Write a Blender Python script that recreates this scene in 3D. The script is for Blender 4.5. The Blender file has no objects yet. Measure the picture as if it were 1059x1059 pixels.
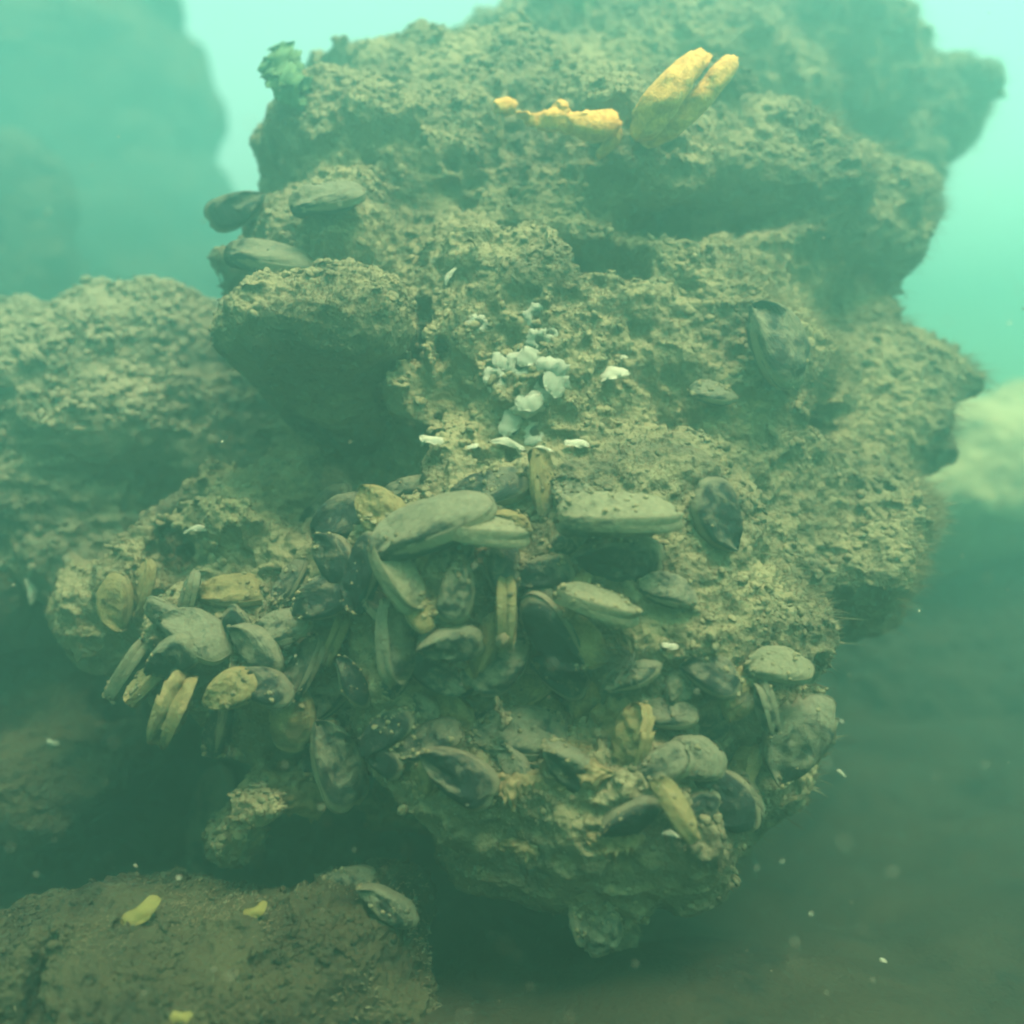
import bpy, bmesh, math, random
import numpy as np
from mathutils import Vector, Matrix, Euler
from mathutils.bvhtree import BVHTree

R = math.radians
random.seed(7)
rng = np.random.default_rng(7)
S = bpy.context.scene
COL = S.collection

# ------------------------------------------------------------------ camera
PITCH = -6.0
CAMH = 0.45
cam_d = bpy.data.cameras.new('camera')
cam_d.sensor_width = 36
cam_d.lens = 31.2
cam_d.clip_start = 0.02
cam_d.clip_end = 200
cam = bpy.data.objects.new('camera', cam_d)
COL.objects.link(cam)
cam.location = (0, 0, CAMH)
cam.rotation_euler = (R(90 + PITCH), 0, 0)
cam_d.dof.use_dof = True
cam_d.dof.focus_distance = 0.66
cam_d.dof.aperture_fstop = 2.2
S.camera = cam

# ------------------------------------------------------------------ world
SUN_EL, SUN_AZ = 70.0, 140.0          # azimuth of the direction the light comes from (0 = +Y ahead, negative = left)
w = bpy.data.worlds.new("World")
S.world = w
w.use_nodes = True
nt = w.node_tree
nt.nodes.clear()
wo = nt.nodes.new('ShaderNodeOutputWorld')
bg = nt.nodes.new('ShaderNodeBackground')
bg.inputs['Strength'].default_value = 0.15
sky = nt.nodes.new('ShaderNodeTexSky')
sky.sky_type = 'NISHITA'
sky.sun_disc = False
sky.sun_elevation = R(SUN_EL)
sky.sun_rotation = R(SUN_AZ)
tc = nt.nodes.new('ShaderNodeTexCoord')
sep = nt.nodes.new('ShaderNodeSeparateXYZ')
ramp = nt.nodes.new('ShaderNodeValToRGB')
cr = ramp.color_ramp
cr.elements[0].position = 0.0
cr.elements[0].color = (0.05, 0.16, 0.11, 1)
cr.elements[1].position = 1.0
cr.elements[1].color = (1.0, 1.0, 0.50, 1)
e = cr.elements.new(0.5); e.color = (0.55, 0.80, 0.36, 1)
e = cr.elements.new(0.45); e.color = (0.12, 0.26, 0.15, 1)
e = cr.elements.new(0.62); e.color = (0.98, 1.0, 0.50, 1)
mr = nt.nodes.new('ShaderNodeMapRange')
mr.inputs['From Min'].default_value = -1
mul = nt.nodes.new('ShaderNodeMix')
mul.data_type = 'RGBA'; mul.blend_type = 'MULTIPLY'
mul.inputs['Factor'].default_value = 1
nt.links.new(tc.outputs['Generated'], sep.inputs[0])
nt.links.new(sep.outputs['Z'], mr.inputs['Value'])
nt.links.new(mr.outputs[0], ramp.inputs['Fac'])
nt.links.new(sky.outputs[0], mul.inputs[6])
nt.links.new(ramp.outputs[0], mul.inputs[7])
nt.links.new(mul.outputs[2], bg.inputs['Color'])
nt.links.new(bg.outputs[0], wo.inputs['Surface'])

sun_d = bpy.data.lights.new('sun', 'SUN')
sun_d.energy = 3.0
sun_d.angle = R(28)
sun_d.color = (1.0, 0.90, 0.60)
sun = bpy.data.objects.new('sun', sun_d)
COL.objects.link(sun)
az = R(SUN_AZ)
sdir = Vector((math.sin(az) * math.cos(R(SUN_EL)), math.cos(az) * math.cos(R(SUN_EL)), math.sin(R(SUN_EL))))
sun.rotation_euler = sdir.to_track_quat('Z', 'Y').to_euler()

vs = S.view_settings
vs.view_transform = 'Standard'
vs.look = 'None'
vs.exposure = 2.2
vs.gamma = 1
S.cycles.use_denoising = True
S.cycles.volume_bounces = 1
S.cycles.max_bounces = 5
S.cycles.diffuse_bounces = 2
S.cycles.glossy_bounces = 1
S.cycles.pixel_filter_type = 'BLACKMAN_HARRIS'
S.cycles.filter_width = 2.2

# ------------------------------------------------------------------ helpers
PXF = 31.2 / 36 * 1059        # focal length in photograph pixels
MC = Matrix.Translation(cam.location) @ cam.rotation_euler.to_matrix().to_4x4()
MCn = np.array(MC)
CR = MC.to_3x3()


def P(px, py, d):
    """the point d metres ahead of the camera that the photograph shows at px, py"""
    return MC @ Vector(((px - 529.5) / PXF * d, -(py - 529.5) / PXF * d, -d))


def tag(o, label=None, cat=None, group=None, kind=None):
    if label: o['label'] = label
    if cat: o['category'] = cat
    if group: o['group'] = group
    if kind: o['kind'] = kind
    return o


def mesh_obj(name, V, F, m, parent=None, smooth=True):
    me = bpy.data.meshes.new(name)
    if isinstance(V, np.ndarray):
        F = np.asarray(F, dtype=np.int32)
        n = F.shape[1]
        me.vertices.add(len(V)); me.vertices.foreach_set('co', V.astype(np.float32).ravel())
        me.loops.add(F.size); me.loops.foreach_set('vertex_index', F.ravel())
        me.polygons.add(len(F)); me.polygons.foreach_set('loop_start', np.arange(0, F.size, n, dtype=np.int32))
        me.polygons.foreach_set('loop_total', np.full(len(F), n, dtype=np.int32))
        me.update(calc_edges=True)
        me.validate()
    else:
        me.from_pydata(V, [], F)
        me.update()
    me.polygons.foreach_set('use_smooth', [smooth] * len(me.polygons))
    for mm in (m if isinstance(m, (list, tuple)) else [m]):
        me.materials.append(mm)
    o = bpy.data.objects.new(name, me)
    COL.objects.link(o)
    if parent: o.parent = parent
    return o


def empty(name, loc=(0, 0, 0)):
    o = bpy.data.objects.new(name, None)
    o.empty_display_size = 0.01
    COL.objects.link(o)
    o.location = loc
    return o


# vectorised gradient-free value noise (quintic)
def _hash(ix, iy, iz, seed):
    h = (ix * 374761393 + iy * 668265263 + iz * 2147483647 + seed * 974634777) & 0xffffffff
    h = ((h ^ (h >> 13)) * 1274126177) & 0xffffffff
    h = h ^ (h >> 16)
    h = (h * 2246822519) & 0xffffffff
    return ((h ^ (h >> 15)) & 0xffffff) / float(0xffffff)


def vnoise(p, freq, seed=0):
    q = p * freq
    i = np.floor(q).astype(np.int64)
    f = q - i
    f = f * f * f * (f * (f * 6 - 15) + 10)
    x, y, z = i[..., 0], i[..., 1], i[..., 2]
    fx, fy, fz = f[..., 0], f[..., 1], f[..., 2]
    r = 0
    for dx in (0, 1):
        wx = fx if dx else 1 - fx
        for dy in (0, 1):
            wy = fy if dy else 1 - fy
            for dz in (0, 1):
                wz = fz if dz else 1 - fz
                r = r + wx * wy * wz * _hash(x + dx, y + dy, z + dz, seed)
    return r * 2 - 1


# ------------------------------------------------------------------ sculpting: smooth union of ellipsoids, meshed with surface nets
def ell_sdf(pc, e):
    """pc: points in camera space; e = (px, py, d, rx_px, ry_px, rd, rot_deg)"""
    px, py, d, rx, ry, rd = e[:6]
    rot = R(e[6]) if len(e) > 6 else 0
    c = np.array([(px - 529.5) / PXF * d, -(py - 529.5) / PXF * d, -d])
    q = pc - c
    # align the depth axis with the ray to the ellipsoid's centre
    cx, sx = math.cos(rot), math.sin(rot)
    q = np.stack([q[..., 0] * cx + q[..., 1] * sx, -q[..., 0] * sx + q[..., 1] * cx, q[..., 2]], -1)
    r = np.array([rx / PXF * d, ry / PXF * d, rd])
    k0 = np.sqrt(((q / r) ** 2).sum(-1))
    k1 = np.sqrt(((q / r ** 2) ** 2).sum(-1)) + 1e-9
    return k0 * (k0 - 1) / k1


def sculpt(name, adds, subs, mat, step=0.0035, k=0.03, seed=1, lumps=((9, .030), (24, .013), (55, .0035)),
           fine=((120, .0028), (260, .0016), (520, .0008)), levels=1, zcut=None, fine_k=1.0):
    lo = np.full(3, 1e9); hi = -lo
    for e in adds:
        px, py, d, rx, ry, rd = e[:6]
        m = max(rx, ry) / PXF * d if len(e) > 6 else 0
        c = np.array([(px - 529.5) / PXF * d, -(py - 529.5) / PXF * d, -d])
        r = np.array([max(rx / PXF * d, m), max(ry / PXF * d, m), rd])
        lo = np.minimum(lo, c - r - .05); hi = np.maximum(hi, c + r + .05)
    n = np.ceil((hi - lo) / step).astype(int) + 1
    g = [lo[i] + step * np.arange(n[i]) for i in range(3)]
    F = np.empty(n, dtype=np.float32)
    for a in range(0, n[0], 16):
        X, Y, Z = np.meshgrid(g[0][a:a + 16], g[1], g[2], indexing='ij')
        pc = np.stack([X, Y, Z], -1).astype(np.float32)
        s = np.full(X.shape, .09, dtype=np.float32)
        for ne, e in enumerate(list(adds) + list(subs)):
            d_ = e[2]
            m_ = max(e[3], e[4]) / PXF * d_
            rx_, ry_ = (m_, m_) if len(e) > 6 else (e[3] / PXF * d_, e[4] / PXF * d_)
            c_ = ((e[0] - 529.5) / PXF * d_, -(e[1] - 529.5) / PXF * d_, -d_)
            sl = []
            for i_, r_ in enumerate((rx_, ry_, e[5])):
                gg_ = g[0][a:a + 16] if i_ == 0 else g[i_]
                i0 = int(np.searchsorted(gg_, c_[i_] - r_ - .09)); i1 = int(np.searchsorted(gg_, c_[i_] + r_ + .09))
                sl.append(slice(i0, i1))
            sl = tuple(sl)
            sub = s[sl]
            if sub.size == 0: continue
            v = ell_sdf(pc[sl], e)
            if ne < len(adds):
                h = np.clip(.5 + .5 * (sub - v) / k, 0, 1)
                s[sl] = sub * (1 - h) + v * h - k * h * (1 - h)
            else:
                v = -v; kk = .02
                h = np.clip(.5 - .5 * (sub - v) / kk, 0, 1)
                s[sl] = sub * (1 - h) + v * h + kk * h * (1 - h)
        near = np.abs(s) < .055
        pn = pc[near]
        dn = np.zeros(len(pn))
        for j, (fr, am) in enumerate(lumps):
            nn = vnoise(pn, fr, seed * 10 + j)
            if j == len(lumps) - 1:
                nn = 1 - 2 * np.abs(nn) ** .8
            dn += am * nn
        s[near] -= dn
        F[a:a + 16] = s
    ins = F < 0
    cnt = np.zeros(tuple(n - 1), dtype=np.int8)
    for dx in (0, 1):
        for dy in (0, 1):
            for dz in (0, 1):
                cnt += ins[dx:n[0] - 1 + dx, dy:n[1] - 1 + dy, dz:n[2] - 1 + dz]
    act = (cnt > 0) & (cnt < 8)
    idx = np.full(act.shape, -1, dtype=np.int64)
    ci = np.argwhere(act)
    idx[act] = np.arange(len(ci))
    acc = np.zeros((len(ci), 3)); num = np.zeros(len(ci))
    corners = [(a, b, c) for a in (0, 1) for b in (0, 1) for c in (0, 1)]
    for A in corners:
        for ax in range(3):
            if A[ax] == 1: continue
            B = list(A); B[ax] = 1
            fa = F[ci[:, 0] + A[0], ci[:, 1] + A[1], ci[:, 2] + A[2]]
            fb = F[ci[:, 0] + B[0], ci[:, 1] + B[1], ci[:, 2] + B[2]]
            cr_ = (fa < 0) != (fb < 0)
            t = np.where(cr_, fa / np.where(fa == fb, 1, fa - fb), 0)
            pt = np.tile(np.array(A, float), (len(ci), 1))
            pt[:, ax] += t
            acc[cr_] += pt[cr_]; num[cr_] += 1
    V = (ci + acc / num[:, None]) * step + lo
    quads = []
    for ax in range(3):
        o1, o2 = [(1, 2), (2, 0), (0, 1)][ax]
        sl0 = [slice(1, -1)] * 3; sl1 = [slice(1, -1)] * 3
        sl0[ax] = slice(0, -1); sl1[ax] = slice(1, None)
        a_ = ins[tuple(sl0)]; b_ = ins[tuple(sl1)]
        for sign, m_ in ((1, a_ & ~b_), (-1, ~a_ & b_)):
            q = np.argwhere(m_)
            if not len(q): continue
            base = q.copy()
            for i in range(3):
                if i != ax: base[:, i] += 1
            def id_(s1, s2):
                c = base.copy(); c[:, o1] -= s1; c[:, o2] -= s2
                return idx[c[:, 0], c[:, 1], c[:, 2]]
            qq = np.stack([id_(1, 1), id_(0, 1), id_(0, 0), id_(1, 0)], 1)
            if sign < 0: qq = qq[:, ::-1]
            quads.append(qq)
    Q = np.concatenate(quads)
    Q = Q[(Q >= 0).all(1)]
    W = V @ MCn[:3, :3].T + MCn[:3, 3]
    o = mesh_obj(name, W, Q, mat)
    # refine, then displace finely
    if levels:
        md = o.modifiers.new('s', 'SUBSURF'); md.levels = levels; md.render_levels = levels
        dg = bpy.context.evaluated_depsgraph_get()
        ev = o.evaluated_get(dg)
        me = bpy.data.meshes.new_from_object(ev)
        o.modifiers.clear()
        old = o.data
        o.data = me
        bpy.data.meshes.remove(old)
        me.name = name
    me = o.data
    nv = len(me.vertices)
    co = np.empty(nv * 3, dtype=np.float32); me.vertices.foreach_get('co', co); co = co.reshape(-1, 3).astype(float)
    no = np.empty(nv * 3, dtype=np.float32); me.vertex_normals.foreach_get('vector', no); no = no.reshape(-1, 3)
    d = np.zeros(nv)
    # silt grain is heavier on faces that look up
    up = np.clip(no[:, 2] * .7 + .55, .15, 1)
    for j, (fr, am) in enumerate(fine):
        nn = vnoise(co, fr, seed * 31 + j)
        if j == 0: nn = nn - .4 * np.abs(nn)
        if j == 1:
            nn = np.where(nn > .1, nn * 1.5, nn * .6)
        d += am * nn * up * fine_k
    pit = vnoise(co, 90, seed + 77)
    d -= .005 * np.clip(pit - .55, 0, 1) * 2
    co = co + no * d[:, None]
    me.vertices.foreach_set('co', co.astype(np.float32).ravel())
    me.update()
    me.polygons.foreach_set('use_smooth', [True] * len(me.polygons))
    return o


# ------------------------------------------------------------------ materials
def new_mat(name):
    m = bpy.data.materials.new(name); m.use_nodes = True
    n = m.node_tree; n.nodes.clear()
    out = n.nodes.new('ShaderNodeOutputMaterial')
    b = n.nodes.new('ShaderNodeBsdfPrincipled')
    n.links.new(b.outputs[0], out.inputs[0])
    b.inputs['Roughness'].default_value = .9
    b.inputs['Specular IOR Level'].default_value = .15
    return m, n, b


def noise_node(n, scale, detail=4, rough=.55, dist=0, vec=None):
    t = n.nodes.new('ShaderNodeTexNoise')
    t.inputs['Scale'].default_value = scale
    t.inputs['Detail'].default_value = detail
    t.inputs['Roughness'].default_value = rough
    t.inputs['Distortion'].default_value = dist
    if vec: n.links.new(vec, t.inputs['Vector'])
    return t


def rampn(n, src, stops):
    r = n.nodes.new('ShaderNodeValToRGB')
    c = r.color_ramp
    while len(c.elements) > 1: c.elements.remove(c.elements[-1])
    c.elements[0].position = stops[0][0]; c.elements[0].color = (*stops[0][1], 1)
    for p_, col in stops[1:]:
        e_ = c.elements.new(p_); e_.color = (*col, 1)
    n.links.new(src, r.inputs[0])
    return r


def mixn(n, fac, a, b, blend='MIX'):
    x = n.nodes.new('ShaderNodeMix'); x.data_type = 'RGBA'; x.blend_type = blend
    for sock, v in ((0, fac), (6, a), (7, b)):
        if isinstance(v, bpy.types.NodeSocket): n.links.new(v, x.inputs[sock])
        elif isinstance(v, tuple): x.inputs[sock].default_value = (*v, 1)
        else: x.inputs[sock].default_value = v
    return x.outputs[2]


def mathn(n, op, a, b=0.0, clamp=False):
    x = n.nodes.new('ShaderNodeMath'); x.operation = op; x.use_clamp = clamp
    for i, v in enumerate((a, b)):
        if isinstance(v, bpy.types.NodeSocket): n.links.new(v, x.inputs[i])
        else: x.inputs[i].default_value = v
    return x.outputs[0]


def silt_material(name, light, mid, dark, bump=.6, rust=.25):
    m, n, b = new_mat(name)
    tcx = n.nodes.new('ShaderNodeTexCoord'); v = tcx.outputs['Object']
    big = noise_node(n, 9, 5, .6, .4, v)
    base = rampn(n, big.outputs[0], [(.34, dark), (.45, mid), (.60, light)]).outputs[0]
    med = noise_node(n, 48, 5, .65, .3, v)
    base = mixn(n, mathn(n, 'MULTIPLY', rampn(n, med.outputs[0], [(.42, (0, 0, 0)), (.62, (1, 1, 1))]).outputs[0], .55), base, light)
    # rusty organic stains
    ru = noise_node(n, 30, 4, .6, 0, v)
    base = mixn(n, mathn(n, 'MULTIPLY', rampn(n, ru.outputs[0], [(.60, (0, 0, 0)), (.72, (1, 1, 1))]).outputs[0], rust), base, (.12, .07, .03))
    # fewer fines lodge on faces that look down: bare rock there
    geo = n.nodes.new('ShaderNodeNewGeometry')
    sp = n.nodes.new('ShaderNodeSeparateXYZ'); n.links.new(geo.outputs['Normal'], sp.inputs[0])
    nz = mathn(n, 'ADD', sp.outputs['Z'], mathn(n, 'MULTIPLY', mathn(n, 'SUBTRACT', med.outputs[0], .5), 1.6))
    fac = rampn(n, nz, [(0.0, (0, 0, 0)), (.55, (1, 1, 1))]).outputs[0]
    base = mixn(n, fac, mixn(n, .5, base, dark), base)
    # granules and dark specks
    vo = n.nodes.new('ShaderNodeTexVoronoi'); vo.inputs['Scale'].default_value = 260
    n.links.new(v, vo.inputs['Vector'])
    sm = noise_node(n, 210, 3, .7, 0, v)
    spk = rampn(n, sm.outputs[0], [(.30, (.35, .35, .33)), (.42, (1, 1, 1)), (.68, (1, 1, 1)), (.8, (1.25, 1.22, 1.1))]).outputs[0]
    base = mixn(n, 1.0, base, spk, 'MULTIPLY')
    n.links.new(base, b.inputs['Base Color'])
    h = mathn(n, 'ADD', mathn(n, 'MULTIPLY', sm.outputs[0], 1.0), mathn(n, 'MULTIPLY', vo.outputs['Distance'], .6))
    h = mathn(n, 'ADD', h, mathn(n, 'MULTIPLY', noise_node(n, 90, 4, .6, 0, v).outputs[0], 1.4))
    bp = n.nodes.new('ShaderNodeBump'); bp.inputs['Strength'].default_value = bump; bp.inputs['Distance'].default_value = .004
    n.links.new(h, bp.inputs['Height']); n.links.new(bp.outputs[0], b.inputs['Normal'])
    return m


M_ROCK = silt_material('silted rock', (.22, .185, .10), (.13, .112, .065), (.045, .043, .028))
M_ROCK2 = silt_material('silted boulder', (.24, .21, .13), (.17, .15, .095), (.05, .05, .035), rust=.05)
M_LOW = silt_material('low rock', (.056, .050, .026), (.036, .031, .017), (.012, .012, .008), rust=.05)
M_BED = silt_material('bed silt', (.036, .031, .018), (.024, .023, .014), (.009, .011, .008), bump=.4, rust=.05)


M_PALE = silt_material('pale silt', (.42, .37, .20), (.34, .30, .16), (.22, .20, .11), bump=.3, rust=.0)


def shell_material(name, shell, rim_c, silt, silt_amt):
    m, n, b = new_mat(name)
    tcx = n.nodes.new('ShaderNodeTexCoord'); v = tcx.outputs['Object']
    oi = n.nodes.new('ShaderNodeObjectInfo')
    mp = n.nodes.new('ShaderNodeVectorMath'); mp.operation = 'ADD'
    n.links.new(v, mp.inputs[0])
    cx = n.nodes.new('ShaderNodeCombineXYZ')
    n.links.new(mathn(n, 'MULTIPLY', oi.outputs['Random'], 37.0), cx.inputs[0])
    n.links.new(cx.outputs[0], mp.inputs[1])
    vv = mp.outputs[0]
    at = n.nodes.new('ShaderNodeAttribute'); at.attribute_name = 'growth'
    g = at.outputs['Fac']
    wob = noise_node(n, 5, 3, .6, 0, vv)
    gg = mathn(n, 'ADD', g, mathn(n, 'MULTIPLY', wob.outputs[0], .05))
    band = n.nodes.new('ShaderNodeMath'); band.operation = 'SINE'
    n.links.new(mathn(n, 'MULTIPLY', gg, 75.0), band.inputs[0])
    col = mixn(n, mathn(n, 'MULTIPLY', mathn(n, 'ADD', band.outputs[0], 1), .10), shell, tuple(c * 1.7 for c in shell))
    # worn pale margin
    rimf = rampn(n, gg, [(.91, (0, 0, 0)), (.97, (1, 1, 1))]).outputs[0]
    col = mixn(n, mathn(n, 'MULTIPLY', rimf, .85), col, rim_c)
    # settled silt on the faces that look up, in patches
    geo = n.nodes.new('ShaderNodeNewGeometry')
    sp = n.nodes.new('ShaderNodeSeparateXYZ'); n.links.new(geo.outputs['Normal'], sp.inputs[0])
    pn = noise_node(n, 4.5, 5, .65, .5, vv)
    s = mathn(n, 'ADD', mathn(n, 'MULTIPLY', sp.outputs['Z'], .55), mathn(n, 'MULTIPLY', mathn(n, 'SUBTRACT', pn.outputs[0], .5), 3.0))
    s = mathn(n, 'ADD', s, silt_amt)
    s = mathn(n, 'ADD', s, mathn(n, 'MULTIPLY', mathn(n, 'SUBTRACT', oi.outputs['Random'], .5), .35))
    sf = rampn(n, s, [(-.0, (0, 0, 0)), (.5, (1, 1, 1))]).outputs[0]
    sn = noise_node(n, 22, 4, .7, 0, vv)
    sc_ = mixn(n, rampn(n, sn.outputs[0], [(.35, (0, 0, 0)), (.65, (1, 1, 1))]).outputs[0], tuple(c * .6 for c in silt), silt)
    col = mixn(n, sf, col, sc_)
    n.links.new(col, b.inputs['Base Color'])
    b.inputs['Roughness'].default_value = .7
    h = mathn(n, 'ADD', mathn(n, 'MULTIPLY', band.outputs[0], .10), mathn(n, 'MULTIPLY', sn.outputs[0], 1.5))
    h = mathn(n, 'ADD', h, mathn(n, 'MULTIPLY', sf, .8))
    bp = n.nodes.new('ShaderNodeBump'); bp.inputs['Strength'].default_value = .5; bp.inputs['Distance'].default_value = .0015
    n.links.new(h, bp.inputs['Height']); n.links.new(bp.outputs[0], b.inputs['Normal'])
    return m


M_SHELL = {
    'dark': shell_material('dark shell', (.010, .016, .015), (.17, .15, .09), (.12, .11, .07), -.12),
    'grey': shell_material('grey silted shell', (.018, .024, .020), (.19, .17, .10), (.16, .15, .095), .22),
    'pale': shell_material('pale silted shell', (.04, .042, .032), (.20, .18, .11), (.19, .175, .105), .52),
    'tan': shell_material('tan shell', (.08, .06, .03), (.26, .20, .10), (.22, .17, .075), .35),
}


def simple_mat(name, c1, c2, scale=60, rough=.8, bump=.5, bd=.002, spec=.2, sss=0):
    m, n, b = new_mat(name)
    tcx = n.nodes.new('ShaderNodeTexCoord'); v = tcx.outputs['Object']
    t = noise_node(n, scale, 5, .65, .4, v)
    col = rampn(n, t.outputs[0], [(.36, c1), (.62, c2)]).outputs[0]
    n.links.new(col, b.inputs['Base Color'])
    b.inputs['Roughness'].default_value = rough
    b.inputs['Specular IOR Level'].default_value = spec
    if sss:
        b.inputs['Subsurface Weight'].default_value = sss
        b.inputs['Subsurface Radius'].default_value = (.01, .006, .003)
        b.inputs['Subsurface Scale'].default_value = .6
    bp = n.nodes.new('ShaderNodeBump'); bp.inputs['Strength'].default_value = bump; bp.inputs['Distance'].default_value = bd
    n.links.new(t.outputs[0], bp.inputs['Height']); n.links.new(bp.outputs[0], b.inputs['Normal'])
    return m


M_MANTLE = simple_mat('mantle', (.10, .045, .02), (.22, .12, .05), 90)
M_WHITE = simple_mat('barnacle white', (.10, .09, .055), (.56, .54, .41), 260)
M_INNER_SHADE = simple_mat('hollow shade', (.03, .03, .02), (.07, .06, .04), 90)  # dark colour stands in for shade inside gapes and openings
M_ORANGE = simple_mat('orange sponge', (.40, .19, .035), (.66, .36, .085), 190, bump=1.0, bd=.003)
M_YELLOW = simple_mat('yellow sponge', (.08, .07, .03), (.32, .26, .07), 150, bump=.5)
M_CRUST = simple_mat('tan crust', (.09, .065, .028), (.22, .165, .08), 110, bump=.8)
M_ALGA = simple_mat('green alga', (.06, .11, .055), (.10, .17, .085), 80)
M_TURF = simple_mat('turf', (.09, .075, .04), (.21, .18, .105), 60)
M_SQUIRT = simple_mat('squirt', (.07, .055, .03), (.17, .13, .07), 120)
M_FRAG = simple_mat('shell fragment', (.20, .18, .12), (.60, .56, .42), 200)
M_ANEM = simple_mat('hydroid', (.06, .075, .055), (.13, .145, .105), 100)

# ------------------------------------------------------------------ setting: bed and haze
def make_bed():
    N = 260
    u = np.linspace(-1, 1, N)
    sx = np.sign(u) * (np.abs(u) ** 2.6) * 3.0 + u * .4
    X, Y = np.meshgrid(sx, sx + 1.0, indexing='ij')
    Pn = np.stack([X, Y, np.zeros_like(X)], -1)
    Z = .05 * vnoise(Pn, 1.3, 3) + .03 * vnoise(Pn, 3.3, 4) + .012 * vnoise(Pn, 9, 5) + .006 * vnoise(Pn, 25, 6)
    # a trough right of the rock, rising to a bank in front
    Z += .16 / (1 + np.exp(-(X * .8 + Y * .25 - 1.55) * 5)) + .04 * vnoise(Pn, 2.1, 9)
    Z += -.10 * np.exp(-(((X - .55) / .5) ** 2 + ((Y - 1.3) / .45) ** 2))
    Z += .05 * np.exp(-(((X - .25) / .5) ** 2 + ((Y - .55) / .22) ** 2))
    rr_ = np.hypot(X, Y - 1.0)
    Z -= .5 * np.clip(rr_ - 1.7, 0, 9) ** 1.5
    V = np.stack([X, Y, Z], -1).reshape(-1, 3)
    i = np.arange(N - 1)
    A, B = np.meshgrid(i, i, indexing='ij')
    a = (A * N + B).ravel()
    F = np.stack([a, a + N, a + N + 1, a + 1], 1)
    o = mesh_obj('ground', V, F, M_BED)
    tag(o, 'dim green-brown silt bed falling away behind the rock', kind='structure')
    return o


bed = make_bed()

HAZE_D = 0.70
hz = bpy.data.meshes.new('haze')
bm = bmesh.new()
bmesh.ops.create_cube(bm, size=1)
for v_ in bm.verts:
    v_.co = (v_.co.x * 7.4, v_.co.y * 7.4 + 1.0, (-2.6 if v_.co.z < 0 else 1.12))
bm.to_mesh(hz); bm.free()
hzo = bpy.data.objects.new('haze', hz); COL.objects.link(hzo)
tag(hzo, 'milky green water full of fine silt', kind='stuff')
hm = bpy.data.materials.new('haze'); hm.use_nodes = True
hn = hm.node_tree; hn.nodes.clear()
ho = hn.nodes.new('ShaderNodeOutputMaterial')
pv = hn.nodes.new('ShaderNodeVolumePrincipled')
pv.inputs['Density'].default_value = HAZE_D
pv.inputs['Color'].default_value = (.30, .76, .72, 1)
pv.inputs['Anisotropy'].default_value = .7
hn.links.new(pv.outputs[0], ho.inputs['Volume'])
hz.materials.append(hm)

# ------------------------------------------------------------------ rocks
rock = sculpt('encrusted_rock', [
    (400, 185, .90, 150, 100, .13), (560, 250, .98, 250, 190, .20), (330, 260, .82, 90, 80, .09),
    (700, 270, .98, 190, 150, .20), (845, 300, 1.02, 75, 110, .12),
    (590, 430, .90, 270, 190, .22), (855, 395, .98, 100, 80, .12, 15), (850, 480, .93, 95, 75, .11), (850, 250, 1.0, 75, 60, .1), (910, 385, 1.0, 58, 28, .07, -8), (905, 335, 1.02, 48, 24, .06, 20), (920, 540, .93, 56, 46, .08, 30), (945, 380, 1.0, 36, 14, .05, -10), (905, 475, .96, 55, 40, .07), (868, 600, .79, 48, 42, .06), (915, 215, 1.04, 30, 18, .04),
    (590, 600, .84, 240, 190, .22), (840, 560, .88, 95, 75, .11, 20), (870, 610, .84, 45, 38, .06),
    (470, 620, .72, 150, 120, .12), (740, 640, .76, 90, 95, .10), (760, 750, .75, 72, 80, .09),
    (560, 770, .76, 220, 100, .15), (600, 860, .75, 140, 65, .12), (622, 940, .73, 28, 42, .05),
    (185, 560, .84, 125, 52, .10, 42), (250, 655, .76, 100, 60, .09), (140, 610, .80, 62, 40, .07, 25), (195, 700, .74, 45, 40, .05),
    (320, 560, .84, 130, 110, .14), (300, 740, .76, 80, 60, .08), (288, 822, .69, 76, 58, .06), (240, 850, .72, 30, 50, .05),
    (450, 760, .80, 120, 110, .12), (455, 690, .73, 140, 85, .12), (360, 660, .76, 90, 80, .10),
    (640, 75, 1.20, 170, 62, .20, 6), (700, 110, 1.12, 150, 60, .16), (780, 95, 1.29, 150, 85, .20, -4), (875, 128, 1.29, 88, 52, .16, 12),
    (940, 118, 1.29, 58, 34, .10, 30), (560, 65, 1.25, 90, 36, .12), (780, 40, 1.35, 110, 34, .14),
    (925, 150, 1.29, 60, 40, .12, 30), (905, 62, 1.33, 60, 10, .06, 14), (978, 92, 1.30, 34, 12, .05, 25),
    (440, 115, 1.0, 110, 55, .1), (700, 420, .84, 110, 70, .10), (620, 330, .90, 90, 50, .10),
], [
    (385, 400, .62, 60, 70, .10), (440, 470, .60, 30, 30, .02),
    (400, 900, .62, 110, 60, .15), (760, 215, .78, 120, 35, .10, 10),
    (560, 270, .76, 110, 30, .05), (825, 445, .80, 50, 26, .06), (655, 575, .60, 60, 18, .03),
    (430, 880, .66, 60, 50, .1), (100, 690, .66, 70, 30, .1), (755, 815, .66, 35, 26, .05)
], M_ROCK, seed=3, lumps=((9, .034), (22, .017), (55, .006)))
tag(rock, 'large silt-brown rock in the middle crusted with mussels and barnacles', 'rock')

knob = sculpt('silty_boulder', [(325, 340, .70, 84, 48, .065, -3), (380, 338, .72, 48, 44, .06), (280, 345, .71, 48, 38, .055), (335, 385, .77, 72, 52, .07), (370, 420, .80, 60, 50, .06)],
              [], M_ROCK, seed=8, lumps=((12, .006), (30, .005), (70, .003)), step=.0028)
tag(knob, 'rounded silty rock knob with dark underside, left of the barnacle patch', 'rock')

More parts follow.
